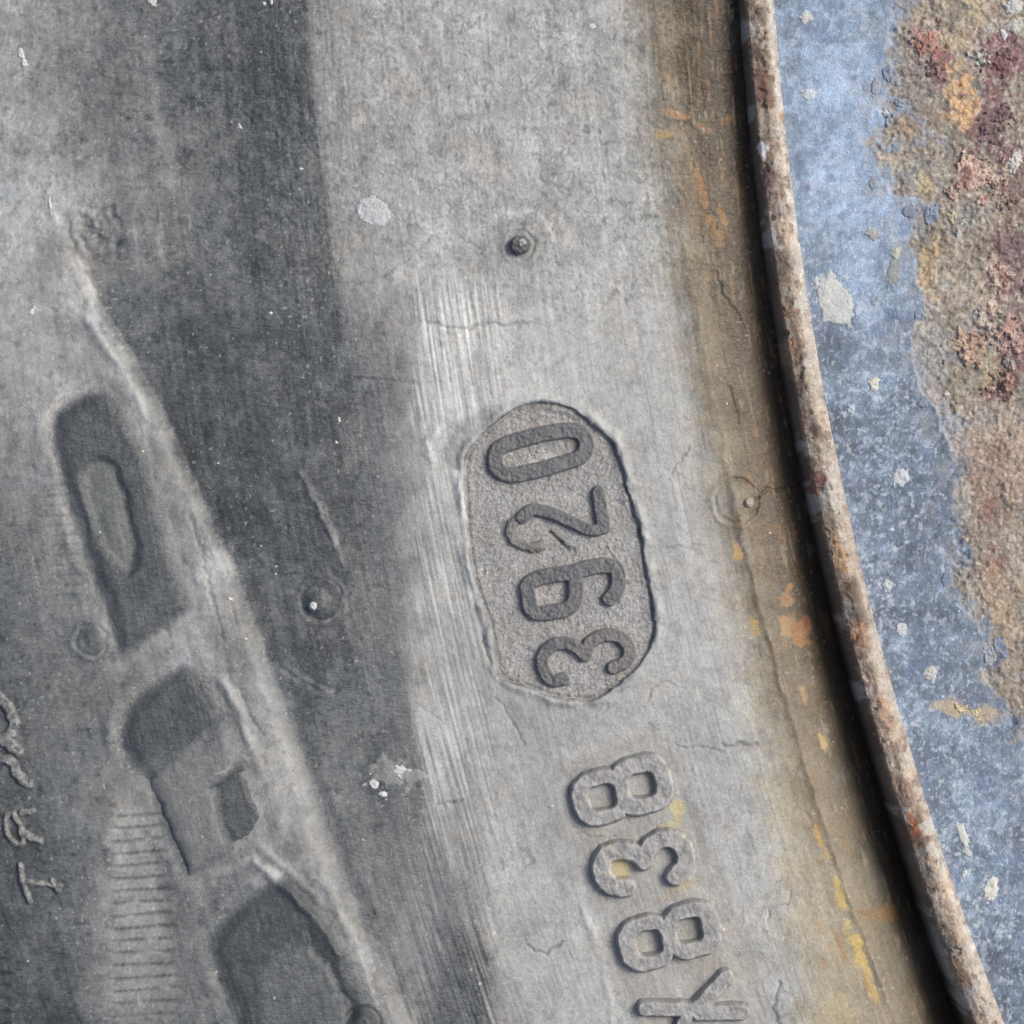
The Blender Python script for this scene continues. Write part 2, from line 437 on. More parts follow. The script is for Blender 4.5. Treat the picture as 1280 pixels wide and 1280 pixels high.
    C = mixc(C, (94, 79, 58), np.interp(Y, [0, 700, 900, 1100], [.72, .68, .45, .2])*tb*(0.75+0.6*fbm(X, Y, 40, 4, 171)))
    C = mixc(C, (188, 172, 140), 0.4*tb*sm(850, 1050, Y)*sm(95, 130, t))
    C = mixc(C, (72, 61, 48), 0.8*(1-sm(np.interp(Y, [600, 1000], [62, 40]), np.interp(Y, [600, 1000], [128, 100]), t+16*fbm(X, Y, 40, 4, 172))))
    so = streaks(X, Y, t, 173, 6, 70)+0.6*fbm(X, Y, 30, 4, 176)
    C = mixc(C, (182, 134, 84), 0.6*sm(0.55, 0.95, so)*tb)
    C = mixc(C, (200, 188, 164), 0.5*sm(0.5, 0.9, streaks(X, Y, t, 177, 4, 50)+0.7*fbm(X, Y, 25, 4, 178))*tb)
    C = mixc(C, (134, 122, 104), 0.35*(1-sm(100, 170, t+20*fbm(X, Y, 40, 3, 98)))*sm(0, 300, Y))
    # strip of the characters: sandy dirt
    d = poly_sd(xw, yw, STRIP, 30)
    C = mixc(C, (176, 169, 157), 0.28*(1-sm(-8, 8, d)))
    q = np.abs(poly_sd(xw, yw, STRIP, 30)-3)
    C = mixc(C, (200, 194, 184), 0.4*np.exp(-(q/4)**2)*(Y < 960))
    # ochre and orange rust stains
    n4 = fbm(X, Y, 13, 4, 101)
    for cx_, cy_, rx, ry, rot, col, a in (
        (922,690,7,16,-.1,(212,165,92),1), (944,788,6,14,-.2,(190,155,80),.9), (984,745,8,14,.2,(185,130,75),.8),
        (1000,790,13,24,-.5,(176,120,64),1), (984,785,9,20,-.2,(196,150,92),.8), (1010,780,8,12,0,(178,108,72),.8),
        (1007,868,5,13,-.2,(190,150,95),.8), (1029,932,6,13,-.3,(205,170,105),1), (1025,1045,5,14,-.2,(205,165,85),1),
        (1034,1070,4,10,-.2,(205,165,85),.8), (1050,1120,9,24,-.35,(205,175,92),1), (1074,1190,9,34,-.35,(212,178,90),1.1),
        (1090,1235,7,20,-.35,(205,170,90),.9), (1108,1147,26,9,.1,(150,112,62),.9), (848,143,22,6,.35,(190,140,85),.8),
        (880,158,18,5,.4,(176,130,85),.7), (829,168,8,8,0,(205,165,100),.8), (880,240,6,34,-.28,(190,125,65),1),
        (893,280,9,22,-.4,(176,128,66),.9), (906,272,4,26,-.15,(180,125,65),.8), (905,215,4,18,-.1,(165,125,70),.6),
        (858,185,5,30,-.5,(170,145,100),.5), (950,580,10,30,-.2,(120,92,60),.6), (975,668,8,16,-.2,(140,104,66),.7),
        (848,1008,10,14,0,(205,190,125),.9), (838,1028,12,8,0,(190,178,125),.7), (773,1085,14,16,0,(205,190,130),.9),
        (850,1110,30,9,-.5,(180,165,128),.7), (1045,1262,30,16,-.6,(185,170,125),.6), (995,1262,14,20,0,(150,140,115),.5),
        (880,1180,30,60,-.3,(150,142,118),.4), (930,1190,18,40,-.3,(165,158,135),.3), (955,690,16,50,-.3,(128,108,78),.5),
        (1030,1000,16,60,-.3,(140,122,90),.45), (895,420,16,70,-.15,(140,124,92),.4), (870,250,20,90,-.2,(138,116,84),.4)):
        q = blob(xw*0.5+X*0.5, yw*0.5+Y*0.5, cx_, cy_, rx, ry, rot)
        C = mixc(C, soft(col, 8), np.clip(a*(1-sm(0.55, 1.15, q+0.75*n4)), 0, 1))
    # pale flecks
    f = sm(0.62, 0.8, noise(X/5.5, Y/5.5, 111)+0.15*fbm(X, Y, 80, 2, 112))
    C = mixc(C, (214, 214, 210), 0.5*f)
    return C

def soft(c, up=14, d=0.25):
    c = np.array(c, float); return c*(1-d)+d*c.mean()+up

def to_alb(C, k=0.72):
    return np.clip(lin(C)*k, 0.004, 0.85)

# ---------------------------------------------------------------- materials
def px_coords(nt):
    tc = nt.nodes.new('ShaderNodeTexCoord')
    mp = nt.nodes.new('ShaderNodeMapping')
    mp.inputs['Scale'].default_value = (1/S, 1/S, 1/S)
    nt.links.new(tc.outputs['Object'], mp.inputs['Vector'])
    return mp.outputs[0]

def noise_node(nt, vec, scale, detail=3, dist=0.0, rough=0.55, stretch=None):
    if stretch:
        m = nt.nodes.new('ShaderNodeMapping')
        m.inputs['Scale'].default_value = stretch
        nt.links.new(vec, m.inputs['Vector']); vec = m.outputs[0]
    n = nt.nodes.new('ShaderNodeTexNoise')
    n.inputs['Scale'].default_value = scale
    n.inputs['Detail'].default_value = detail
    n.inputs['Roughness'].default_value = rough
    n.inputs['Distortion'].default_value = dist
    nt.links.new(vec, n.inputs['Vector'])
    return n.outputs['Fac']

def maprange(nt, v, a, b, c, d, smooth=False):
    m = nt.nodes.new('ShaderNodeMapRange')
    if smooth: m.interpolation_type = 'SMOOTHSTEP'
    for i, x in zip((1, 2, 3, 4), (a, b, c, d)): m.inputs[i].default_value = x
    nt.links.new(v, m.inputs[0])
    return m.outputs[0]

def fmath(nt, op, a, b):
    m = nt.nodes.new('ShaderNodeMath'); m.operation = op
    for i, x in enumerate((a, b)):
        if isinstance(x, (int, float)): m.inputs[i].default_value = x
        else: nt.links.new(x, m.inputs[i])
    return m.outputs[0]

def surface_material(name, grain, specks, bump, rough, tint=0.0, wrinkle=0.0, spec=0.35):
    m = bpy.data.materials.new(name); m.use_nodes = True
    nt = m.node_tree; N = nt.nodes; bs = N['Principled BSDF']
    vec = px_coords(nt)
    at = N.new('ShaderNodeAttribute'); at.attribute_name = 'Col'
    n1 = noise_node(nt, vec, 0.16, 4, 1.2, 0.62)
    n2 = noise_node(nt, vec, 0.42, 2, 0.6)
    n3 = noise_node(nt, vec, 0.05, 3, 0.5)
    w1 = noise_node(nt, vec, 0.5, 2, 0.8, 0.5, (0.22, 0.62, 1))
    lum = N.new('ShaderNodeRGBToBW'); nt.links.new(at.outputs['Color'], lum.inputs[0])
    darkf = maprange(nt, lum.outputs[0], 0.10, 0.24, 1, 0)
    g = fmath(nt, 'ADD', maprange(nt, n1, 0.3, 0.7, 1-grain, 1+grain), maprange(nt, n2, 0.3, 0.7, -grain*0.75, grain*0.75))
    if wrinkle:
        ww = fmath(nt, 'MULTIPLY', maprange(nt, w1, 0.33, 0.67, -wrinkle, wrinkle), fmath(nt, 'ADD', darkf, 0.15))
        g = fmath(nt, 'ADD', g, ww)
    mul = N.new('ShaderNodeVectorMath'); mul.operation = 'SCALE'
    nt.links.new(at.outputs['Color'], mul.inputs[0]); nt.links.new(g, mul.inputs['Scale'])
    col = mul.outputs[0]
    # small tonal drift of hue
    if tint:
        mx = N.new('ShaderNodeMix'); mx.data_type = 'RGBA'; mx.blend_type = 'MULTIPLY'
        mx.inputs[0].default_value = 1.0
        rp = N.new('ShaderNodeValToRGB')
        rp.color_ramp.elements[0].position = 0.35; rp.color_ramp.elements[0].color = (1-tint, 1, 1+tint*0.6, 1)
        rp.color_ramp.elements[1].position = 0.65; rp.color_ramp.elements[1].color = (1+tint, 1, 1-tint, 1)
        nt.links.new(n3 if tint < 0.1 else n1, rp.inputs[0])
        nt.links.new(col, mx.inputs[6]); nt.links.new(rp.outputs[0], mx.inputs[7]); col = mx.outputs[2]
    # pale mineral specks
    if specks:
        vo = N.new('ShaderNodeTexVoronoi'); vo.inputs['Scale'].default_value = 0.055
        nt.links.new(vec, vo.inputs['Vector'])
        sp = fmath(nt, 'ADD', vo.outputs['Distance'], maprange(nt, n2, 0.3, 0.7, -0.05, 0.05))
        spm = maprange(nt, sp, 0.055, 0.085, 1, 0)
        sel = N.new('ShaderNodeSeparateColor'); nt.links.new(vo.outputs['Color'], sel.inputs[0])
        spm = fmath(nt, 'MULTIPLY', spm, maprange(nt, sel.outputs[0], 1-specks, 1-specks+0.02, 0, 0.8))
        mx = N.new('ShaderNodeMix'); mx.data_type = 'RGBA'
        nt.links.new(spm, mx.inputs[0]); nt.links.new(col, mx.inputs[6])
        mx.inputs[7].default_value = (0.55, 0.55, 0.53, 1)
        col = mx.outputs[2]
    nt.links.new(col, bs.inputs['Base Color'])
    h = fmath(nt, 'ADD', fmath(nt, 'MULTIPLY', n1, 1.0), fmath(nt, 'MULTIPLY', n2, 0.55))
    if wrinkle:
        h = fmath(nt, 'ADD', h, fmath(nt, 'MULTIPLY', fmath(nt, 'MULTIPLY', w1, fmath(nt, 'ADD', darkf, 0.1)), 0.9))
    b = N.new('ShaderNodeBump'); b.inputs['Strength'].default_value = 1.0
    b.inputs['Distance'].default_value = bump*S
    nt.links.new(h, b.inputs['Height']); nt.links.new(b.outputs[0], bs.inputs['Normal'])
    nt.links.new(fmath(nt, 'ADD', maprange(nt, lum.outputs[0], 0.05, 0.25, rough-0.14, rough), maprange(nt, n1, 0.3, 0.7, -0.06, 0.06)), bs.inputs['Roughness'])
    bs.inputs['Specular IOR Level'].default_value = spec
    return m

M_RUBBER = surface_material('dusty_rubber', 0.11, 0.10, 0.9, 0.54, 0.012, 0.17)
M_PLATE = surface_material('gritty_rubber', 0.26, 0.12, 3.4, 0.8, 0.015)
M_CLEAN = surface_material('worn_rubber', 0.10, 0.03, 1.4, 0.62, 0.02)
M_PAINT = surface_material('weathered_blue_paint', 0.14, 0.35, 1.8, 0.62, 0.035, 0, 0.4)
M_LIP = surface_material('rusty_flaking_metal', 0.24, 0.12, 3.0, 0.75, 0.05)
M_DROP = surface_material('dried_lime', 0.10, 0.0, 1.6, 0.8, 0.03)

# ---------------------------------------------------------------- mesh building
def grid_object(name, X, Y, Z, C, mat, parent, keep=None, wrap=False, label=None):
    ny, nx = X.shape
    co = np.empty((ny*nx, 3), np.float32)
    co[:, 0] = ((X-WC[0])*S).ravel(); co[:, 1] = (-(Y-WC[1])*S).ravel(); co[:, 2] = (Z*S).ravel()
    idx = np.arange(ny*nx).reshape(ny, nx)
    if wrap: idx = np.vstack([idx, idx[:1]])
    a = idx[:-1, :-1]; b = idx[:-1, 1:]; c = idx[1:, 1:]; d = idx[1:, :-1]
    q = np.stack([a, b, c, d], -1).reshape(-1, 4)
    if keep is not None:
        kq = keep.ravel()[q].any(1); q = q[kq]
        used = np.unique(q); mp = np.full(ny*nx, -1); mp[used] = np.arange(len(used))
        q = mp[q]; co = co[used]; C = C.reshape(-1, 3)[used]
    # faces point up
    p0, p1, p2 = co[q[0, 0]], co[q[0, 1]], co[q[0, 2]]
    if np.cross(p1-p0, p2-p1)[2] < 0: q = q[:, ::-1]
    q = np.ascontiguousarray(q)
    me = bpy.data.meshes.new(name)
    me.vertices.add(len(co)); me.vertices.foreach_set('co', co.ravel())
    me.loops.add(q.size); me.loops.foreach_set('vertex_index', q.ravel().astype(np.int32))
    me.polygons.add(len(q)); me.polygons.foreach_set('loop_start', np.arange(0, q.size, 4, dtype=np.int32))
    me.polygons.foreach_set('use_smooth', np.ones(len(q), bool))
    ca = me.color_attributes.new('Col', 'FLOAT_COLOR', 'POINT')
    cc = np.ones((len(co), 4), np.float32); cc[:, :3] = C.reshape(-1, 3)
    ca.data.foreach_set('color', cc.ravel())
    me.update(); me.validate()
    me.materials.append(mat)
    o = bpy.data.objects.new(name, me); COL.objects.link(o)
    o.parent = parent
    if label: o['label'] = label
    return o

def polar(ts, th):
    T, TH = np.meshgrid(ts, th)
    R = RR+T
    return WC[0]-R*np.cos(TH), WC[1]+R*np.sin(TH), T

def axis(parts):
    out = [np.arange(a, b, s, dtype=float) for a, b, s in parts]
    return np.concatenate(out)

def angles():
    fine = np.arange(0.048, 0.425, 1.6/5000)
    k = 0.425+np.cumsum(np.geomspace(0.0006, 0.05, 60)); k = k[k < 3.0]
    m = np.arange(k[-1]+0.05, 2*np.pi-0.9, 0.05)
    e = (2*np.pi+0.048)-np.cumsum(np.geomspace(0.0006, 0.05, 60))[::-1]
    e = e[e > m[-1]+0.02]
    return np.concatenate([fine, k, m, e])

TH = angles()

wheel = bpy.data.objects.new('truck_wheel', None); COL.objects.link(wheel)
wheel.location = ((WC[0]-HALF)*S, (HALF-WC[1])*S, 0)
wheel['label'] = 'old truck wheel with a dusty black tyre around a rusty blue painted rim'
wheel['category'] = 'wheel'

# ---- tyre
ts = axis([(-40, 40, 8), (40, 640, 1.5), (640, 1290, 2.1), (1290, 1500, 14), (1500, 3000, 60)])
X, Y, T = polar(ts, TH)
Z = side_height(X, Y)
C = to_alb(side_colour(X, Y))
# tread side wall going down behind the shoulder
X2, Y2, T2 = polar(np.array([3010., 3030, 3030, 3000, 2800, 2300, 1200, 300]), TH)
Zt = np.broadcast_to(np.array([-1800., -2100, -4000, -4300, -5000, -5600, -5900, -5700]), X2.shape)
X = np.hstack([X, X2]); Y = np.hstack([Y, Y2]); Z = np.hstack([Z, Zt])
C = np.hstack([C, np.full(X2.shape+(3,), 0.06)])
tyre = grid_object('tyre', X, Y, Z, C, M_RUBBER, wheel, wrap=True)
del X2, Y2

def patch(name, bbox, sdf, rise, mat, top, parent, base=side_height, basecol=side_colour, bevel=3.0, step=1.0, label=None,
          topmix=0.9, rough_h=0.0, extra=None, skirt=5.0, plate=False, seed=0, k=0.72):
    xs = np.arange(bbox[0], bbox[2], step); ys = np.arange(bbox[1], bbox[3], step)
    X, Y = np.meshgrid(xs, ys)
    d = sdf(X, Y)
    z0 = base(X, Y)
    prof = rise*(1-sm(-bevel, 1.0, d)) - skirt*sm(0.2, 3.0, d)
    n = fbm(X, Y, 9, 3, 200+seed)
    z = z0 + prof + rough_h*n
    C = basecol(X, Y)
    tp = np.asarray(top, float)
    CT = np.clip(tp + 9*fbm(X, Y, 25, 4, 210+seed)[..., None] + 5*n[..., None], 5, 250)
    m = topmix*(1-sm(-2.0, 1.5, d))
    C = C*(1-m[..., None]) + CT*m[..., None]
    if extra: z, C = extra(X, Y, d, z, C)
    return grid_object(name, X, Y, z, to_alb(C, k), mat, parent, keep=d < 4.5, label=label)

# ---- the recessed plate of the date stamp
def plate_h(X, Y):
    z = np.interp(tcoord(X, Y), _tt, _zz) + 2.2*fbm(X, Y, 190, 3, 5) - 6.0
    z = z + 1.3*fbm(X, Y, 16, 4, 301)+0.8*fbm(X, Y, 5, 2, 305)
    d = poly_sd(X, Y, PLATE, 40)
    z = z + 3.2*sm(-13, -4, d)*sm(-0.6, 0.7, noise(X/40, Y/40, 306)) - 2.2*np.exp(-((d+2)/2.5)**2)
    q = line_dist(X+noise(X/6, Y/6, 5), Y, zp(540, 480, 4, [(590,738),(630,775),(665,810),(715,835)]), 20)
    z = z - 3.0*np.exp(-(q/2)**2)
    q = line_dist(X+noise(X/6, Y/6, 5), Y, zp(540, 480, 4, [(875,820),(905,870),(945,920),(965,980),(958,1050)]), 20)
    z = z - 2.0*np.exp(-(q/1.4)**2)
    q = line_dist(X+noise(X/6, Y/6, 5), Y, zp(540, 680, 4, [(870,320),(880,370),(890,420)]), 20)
    z = z - 1.2*np.exp(-(q/1.4)**2)
    return z

def plate_c(X, Y):
    n = fbm(X, Y, 30, 4, 310); f = fbm(X, Y, 5, 3, 312)
    L = 183+10*n+13*f
    d = poly_sd(X, Y, PLATE, 40)
    L = L - 14*sm(-14, -3, d)*sm(-0.3, 0.5, noise(X/30, Y/30, 313))
    L = L + 16*np.exp(-(blob(X, Y, 690, 575, 45, 12, -.2))**4) + 8*np.exp(-(blob(X, Y, 685, 742, 22, 14))**4) + 8*np.exp(-(blob(X, Y, 700, 830, 20, 14))**4)
    L = L + 12*np.exp(-(blob(X, Y, 705, 865, 55, 12, -.1))**2)*(0.5+f)
    C = np.stack([L*0.985, L*0.985, L*0.968], -1)
    C = mixc(C, (178, 168, 156), 0.3*sm(0.1, 0.6, fbm(X, Y, 40, 3, 315)))
    q = line_dist(X, Y, zp(540, 480, 4, [(590,738),(630,775),(665,810),(690,830)]), 20)
    return mixc(C, (62, 60, 58), 0.8*np.exp(-(q/1.8)**2))

X, Y = np.meshgrid(np.arange(572, 830, 1.15), np.arange(494, 886, 1.15))
d = poly_sd(X, Y, PLATE, 60)
grid_object('date_plate', X, Y, plate_h(X, Y), to_alb(plate_c(X, Y)), M_PLATE, tyre, keep=d < 7,
            label='sunken pill-shaped plate of gritty rubber carrying the date numerals')

def stroke(ptsets, w, wn=0.6, seed=0):
    def f(X, Y):
        xq = X+wn*noise(X/9, Y/9, 400+seed)+0.4*noise(X/4, Y/4, 401+seed); yq = Y+wn*noise(X/9, Y/9, 402+seed)
        d = np.full(X.shape, 1e3)
        for p in ptsets:
            ww = w
            if isinstance(p, tuple): p, ww = p
            d = np.minimum(d, line_dist(xq, yq, p, 30)-ww/2)
        return d
    return f

def bbox_of(sets, pad):
    P = np.array([q for s_ in sets for q in (s_[0] if isinstance(s_, tuple) else s_)])
    x0, y0 = P.min(0)-pad; x1, y1 = P.max(0)+pad
    return x0, y0, x1, y1

DARK = (108, 110, 111)
def worn_top_edge_light(X, Y, d, z, C):
    # worn top; highlight painted on right and upper edges, shade on the opposite ones
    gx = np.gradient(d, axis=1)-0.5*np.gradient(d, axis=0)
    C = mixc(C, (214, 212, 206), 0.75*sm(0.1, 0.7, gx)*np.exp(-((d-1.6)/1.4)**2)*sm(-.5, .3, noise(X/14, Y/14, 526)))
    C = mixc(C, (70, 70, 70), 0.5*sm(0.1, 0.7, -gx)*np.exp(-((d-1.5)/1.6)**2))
    C = mixc(C, (132, 131, 128), 0.5*sm(0.1, 0.5, fbm(X, Y, 14, 4, 527, .6))*(d < 0))
    return z, C

zero = [spline(zp(540, 480, 4, [(318,395),(332,325),(420,285),(560,250),(680,232),(750,250),(772,310),(735,368),(640,400),(500,438),(400,455),(340,435)]), True, 5)]
two = [(zp(540, 480, 4, [(832,545),(858,715)]), 18), (spline(zp(540, 480, 4, [(858,722),(790,730),(700,690),(600,648),(505,628),(448,668)])), 16)]
hook = [(spline(zp(540, 480, 4, [(470,650),(420,680),(388,730),(420,790),(490,815),(550,805)])), 8.0)]
six = [spline(zp(540, 680, 4, [(482,265),(480,205),(530,172),(620,152),(705,150),(718,200),(712,285),(670,325),(600,340),(530,345),(492,318)]), True, 4),
       spline(zp(540, 680, 4, [(690,145),(780,120),(860,108),(915,120),(932,175),(922,230),(888,272)]))]
three = [spline(zp(540, 680, 4, [(655,675),(600,680),(560,630),(555,560),(600,508),(665,495),(720,515),(764,556)])),
         spline(zp(540, 680, 4, [(764,556),(785,500),(840,462),(905,455),(960,480),(985,530),(968,585),(905,618)]))]

def flat_under(X, Y): return plate_h(X, Y)

def numeral(sets, w, label, top=DARK, rise=9, seed=0, ex=None):
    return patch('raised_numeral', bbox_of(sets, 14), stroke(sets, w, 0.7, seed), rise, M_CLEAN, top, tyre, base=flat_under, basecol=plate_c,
                 bevel=2.0, step=0.8, label=label, seed=seed, rough_h=0.2, extra=ex or worn_top_edge_light)

def fade3(X, Y, d, z, C):
    z, C = worn_top_edge_light(X, Y, d, z, C)
    m = sm(705, 725, X)*(d < 0)
    return z, mixc(C, (132, 129, 126), 0.75*m)
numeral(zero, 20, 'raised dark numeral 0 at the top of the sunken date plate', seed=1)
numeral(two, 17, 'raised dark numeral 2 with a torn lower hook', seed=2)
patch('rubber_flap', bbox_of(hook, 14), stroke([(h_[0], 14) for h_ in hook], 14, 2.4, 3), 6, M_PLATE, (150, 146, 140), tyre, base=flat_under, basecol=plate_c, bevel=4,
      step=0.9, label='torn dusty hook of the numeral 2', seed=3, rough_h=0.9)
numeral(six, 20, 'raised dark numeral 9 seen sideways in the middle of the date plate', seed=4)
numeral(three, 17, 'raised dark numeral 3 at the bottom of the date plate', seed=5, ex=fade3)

# ---- characters of the second row
TOP2 = (168, 169, 166)
def eight(a, ah, b, bh, ca, cb, ch, rot, seed):
    def f(X, Y):
        xq = X+1.1*noise(X/12, Y/12, 500+seed)+0.4*noise(X/4, Y/4, 503+seed); yq = Y+1.1*noise(X/12, Y/12, 501+seed)
        o = np.minimum(rbox(xq, yq, a[0], a[1], ah[0], ah[1], 30, rot), rbox(xq, yq, b[0], b[1], bh[0], bh[1], 30, rot))
        c = np.minimum(rbox(xq, yq, ca[0], ca[1], ch[0], ch[1], 7, rot*0.7), rbox(xq, yq, cb[0], cb[1], ch[0], ch[1], 7, rot*0.7))
        return np.maximum(o, -c)
    return f
def sandy(X, Y, d, z, C):  # sandy spots and mottling, plus edge shading painted into the colour
    for cx, cy, r in ((772,1085,17),(860,1048,10),(760,1055,9)):
        C = mixc(C, (214, 203, 172), 0.6*(1-sm(0.5, 1.1, blob(X, Y, cx, cy, r, r)+0.6*fbm(X, Y, 9, 3, 520))))
    C = mixc(C, (104, 103, 101), 0.6*np.exp(-((d-1.5)/1.8)**2))  # dark shading outline painted around the foot of the character
    C = mixc(C, (138, 136, 134), 0.55*sm(0.0, 0.35, fbm(X, Y, 16, 4, 523, .6))*(d < 0))
    z = z + 1.0*fbm(X, Y, 14, 3, 524)*(d < 0)
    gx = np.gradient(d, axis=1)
    C = mixc(C, (222, 220, 215), 0.8*sm(0.1, 0.6, gx)*np.exp(-((d+1.5)/1.6)**2)*sm(-.6, .2, noise(X/9, Y/9, 525)))  # painted highlight along the right-hand rims
    C = mixc(C, (208, 205, 200), 0.5*np.exp(-((d+5)/2.0)**2)*sm(-0.2, 0.6, noise(X/15, Y/15, 521)))
    return z, C
def char2(name, sdf, bb, label, seed):
    return patch(name, bb, sdf, 14, M_RUBBER, TOP2, tyre, base=lambda x, y: side_height(x, y, False), bevel=4.0, step=0.9, label=label,
                 seed=seed, rough_h=0.5, extra=sandy, skirt=6)
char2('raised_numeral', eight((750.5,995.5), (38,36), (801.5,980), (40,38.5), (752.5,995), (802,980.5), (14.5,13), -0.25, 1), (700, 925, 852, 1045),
      'raised dusty numeral 8 just below the date plate', 11)
t3 = [spline(zp(660, 900, 3.369, [(412,702),(350,695),(308,640),(315,575),(370,548),(440,552),(488,588)])),
      spline(zp(660, 900, 3.369, [(488,588),(505,535),(560,498),(620,505),(657,550),(655,605),(615,655)]))]
char2('raised_numeral', stroke(t3, 26.5, 1.2, 12), bbox_of(t3, 22), 'raised dusty numeral 3 between the two eights', 12)
char2('raised_numeral', eight((807,1177.5), (37,36), (864,1161), (38,37), (810.8,1176.6), (860.4,1161.2), (13.8,13), -0.25, 3), (758, 1108, 912, 1228),
      'raised dusty numeral 8 nearest the bottom edge', 13)
yy = [(zp(700, 1080, 4.267, [(448,762),(600,765),(720,768)]), 23), (zp(700, 1080, 4.267, [(735,752),(880,600)]), 24),
      (zp(700, 1080, 4.267, [(740,785),(965,782)]), 24), ([(858,1266),(842,1302)], 20)]
char2('raised_character', stroke(yy, 20, 1.2, 14), bbox_of(yy, 20), 'raised dusty branching letter cut by the bottom edge', 14)

# ---- the big moulded letters at the left
def soft_letter(sdf, bb, label, rise, seed, face, extra):
    return patch('moulded_letter', bb, sdf, rise, M_RUBBER, face, tyre, base=lambda x, y: side_height(x, y, False), bevel=24, step=1.6,
                 label=label, seed=seed, rough_h=0.3, extra=extra, skirt=1.2, topmix=0.0)
def l1(X, Y):
    x = X+3*fbm(X, Y, 22, 3, 601); y = Y+3*fbm(X, Y, 22, 3, 602)
    return poly_sd(x, y, L1, 40)
def l1x(X, Y, d, z, C):
    di = poly_sd(X+3*fbm(X, Y, 22, 3, 603), Y, L1I, 60)
    z = z - 5*(1-sm(-6, 9, di)) + 3.5*np.exp(-(blob(X, Y, 145, 655, 16, 50, -.15))**2)
    xs = X+14*fbm(X, Y, 40, 4, 605)
    face = 94+7*fbm(X, Y, 25, 4, 604)
    face = face + 34*sm(150, 200, xs-0.20*(Y-520))*(1-sm(690, 750, Y+10*fbm(X, Y, 30, 3, 609)))
    face = face - 10*(1-sm(0, 60, Y-490)) + 12*np.exp(-(blob(X, Y, 190, 760, 45, 20, -.5))**2)
    CC = hue(face, np.zeros_like(face), np.zeros_like(face))
    C = C*(sm(-16, 3, d))[..., None] + CC*(1-sm(-16, 3, d))[..., None]
    m = 1-sm(-5, 4, di)
    C = mixc(C, (122, 126, 122), 0.85*m)
    C = mixc(C, (66, 68, 72), 0.5*np.exp(-((di-3)/4)**2)*sm(100, 160, X))  # painted shadow along the right wall of the oval
    return z, C
soft_letter(l1, (48, 466, 266, 842), 'big moulded letter with an oval middle, uppermost of the large letters', 6.5, 31, (90, 92, 95), l1x)

def l2(X, Y):
    return poly_sd(X+3*fbm(X, Y, 22, 3, 611), Y+3*fbm(X, Y, 22, 3, 612), L2, 40)
def l2x(X, Y, d, z, C):
    xs = X+4*fbm(X, Y, 20, 4, 615); ys = Y+4*fbm(X, Y, 20, 4, 616)
    face = 118+8*fbm(X, Y, 25, 4, 614)
    pl = poly_sd(xs, ys, [(190,975),(255,912),(283,898),(302,955),(268,985),(292,1062),(236,1090)], 60)
    z = z + 3.5*(1-sm(-9, 6, pl)); face = face + 12*(1-sm(-9, 8, pl)) - 12*np.exp(-((pl-4)/5)**2)
    a = poly_sd(xs, ys, [(140,910),(168,862),(236,820),(275,850),(272,898),(240,922),(192,950),(160,950)], 60)
    face = face - 26*(1-sm(-12, 12, a))
    b = poly_sd(xs, ys, [(268,985),(303,952),(340,1010),(330,1042),(290,1064),(276,1030)], 60)
    z = z - 3.6*(1-sm(-8, 7, b)); face = face - 24*(1-sm(-4, 6, b))
    c = line_dist(xs, ys, [(184,978),(206,1030),(230,1085)], 40)
    z = z - 5*np.exp(-(c/6)**2); face = face - 26*np.exp(-(c/8)**2)  # groove left of the stem, its shadow painted into the face
    e = line_dist(xs, ys, [(280,905),(262,930)], 40); face = face - 20*np.exp(-(e/8)**2)
    CC = hue(face, 0*face, 0*face)
    m = 1-sm(-16, 4, d)
    C = C*(1-m)[..., None] + CC*m[..., None]
    C = mixc(C, (200, 202, 200), 0.5*np.exp(-(line_dist(X, Y, [(272,965),(284,962),(290,956)], 20)/1.6)**2))
    return z, C
soft_letter(l2, (136, 806, 360, 1112), 'big moulded letter with a dark square slot, middle of the large letters', 5.5, 32, (100, 102, 103), l2x)

def l3(X, Y):
    return poly_sd(X+3*fbm(X, Y, 22, 3, 621), Y+3*fbm(X, Y, 22, 3, 622), L3, 40)
def l3x(X, Y, d, z, C):
    xs = X+6*fbm(X, Y, 20, 4, 625); ys = Y+6*fbm(X, Y, 20, 4, 626)
    face = 88+8*fbm(X, Y, 25, 4, 624)
    a = poly_sd(xs, ys, [(318,1210),(345,1185),(395,1182),(425,1230),(450,1300),(330,1300)], 60)
    face = face + 20*(1-sm(-10, 10, a))
    z = z + 3*(1-sm(-10, 8, a))
    c = line_dist(xs, ys, [(385,1165),(412,1205),(445,1268)], 40); z = z - 2*np.exp(-(c/6)**2); face = face - 12*np.exp(-(c/6)**2)
    CC = hue(face, 0*face, 0*face)
    m = 1-sm(-16, 4, d)
    C = C*(1-m)[..., None] + CC*m[..., None]
    return z, C
soft_letter(l3, (244, 1072, 520, 1340), 'big moulded letter cut by the bottom edge, lowest of the large letters', 5.5, 33, (88, 90, 94), l3x)

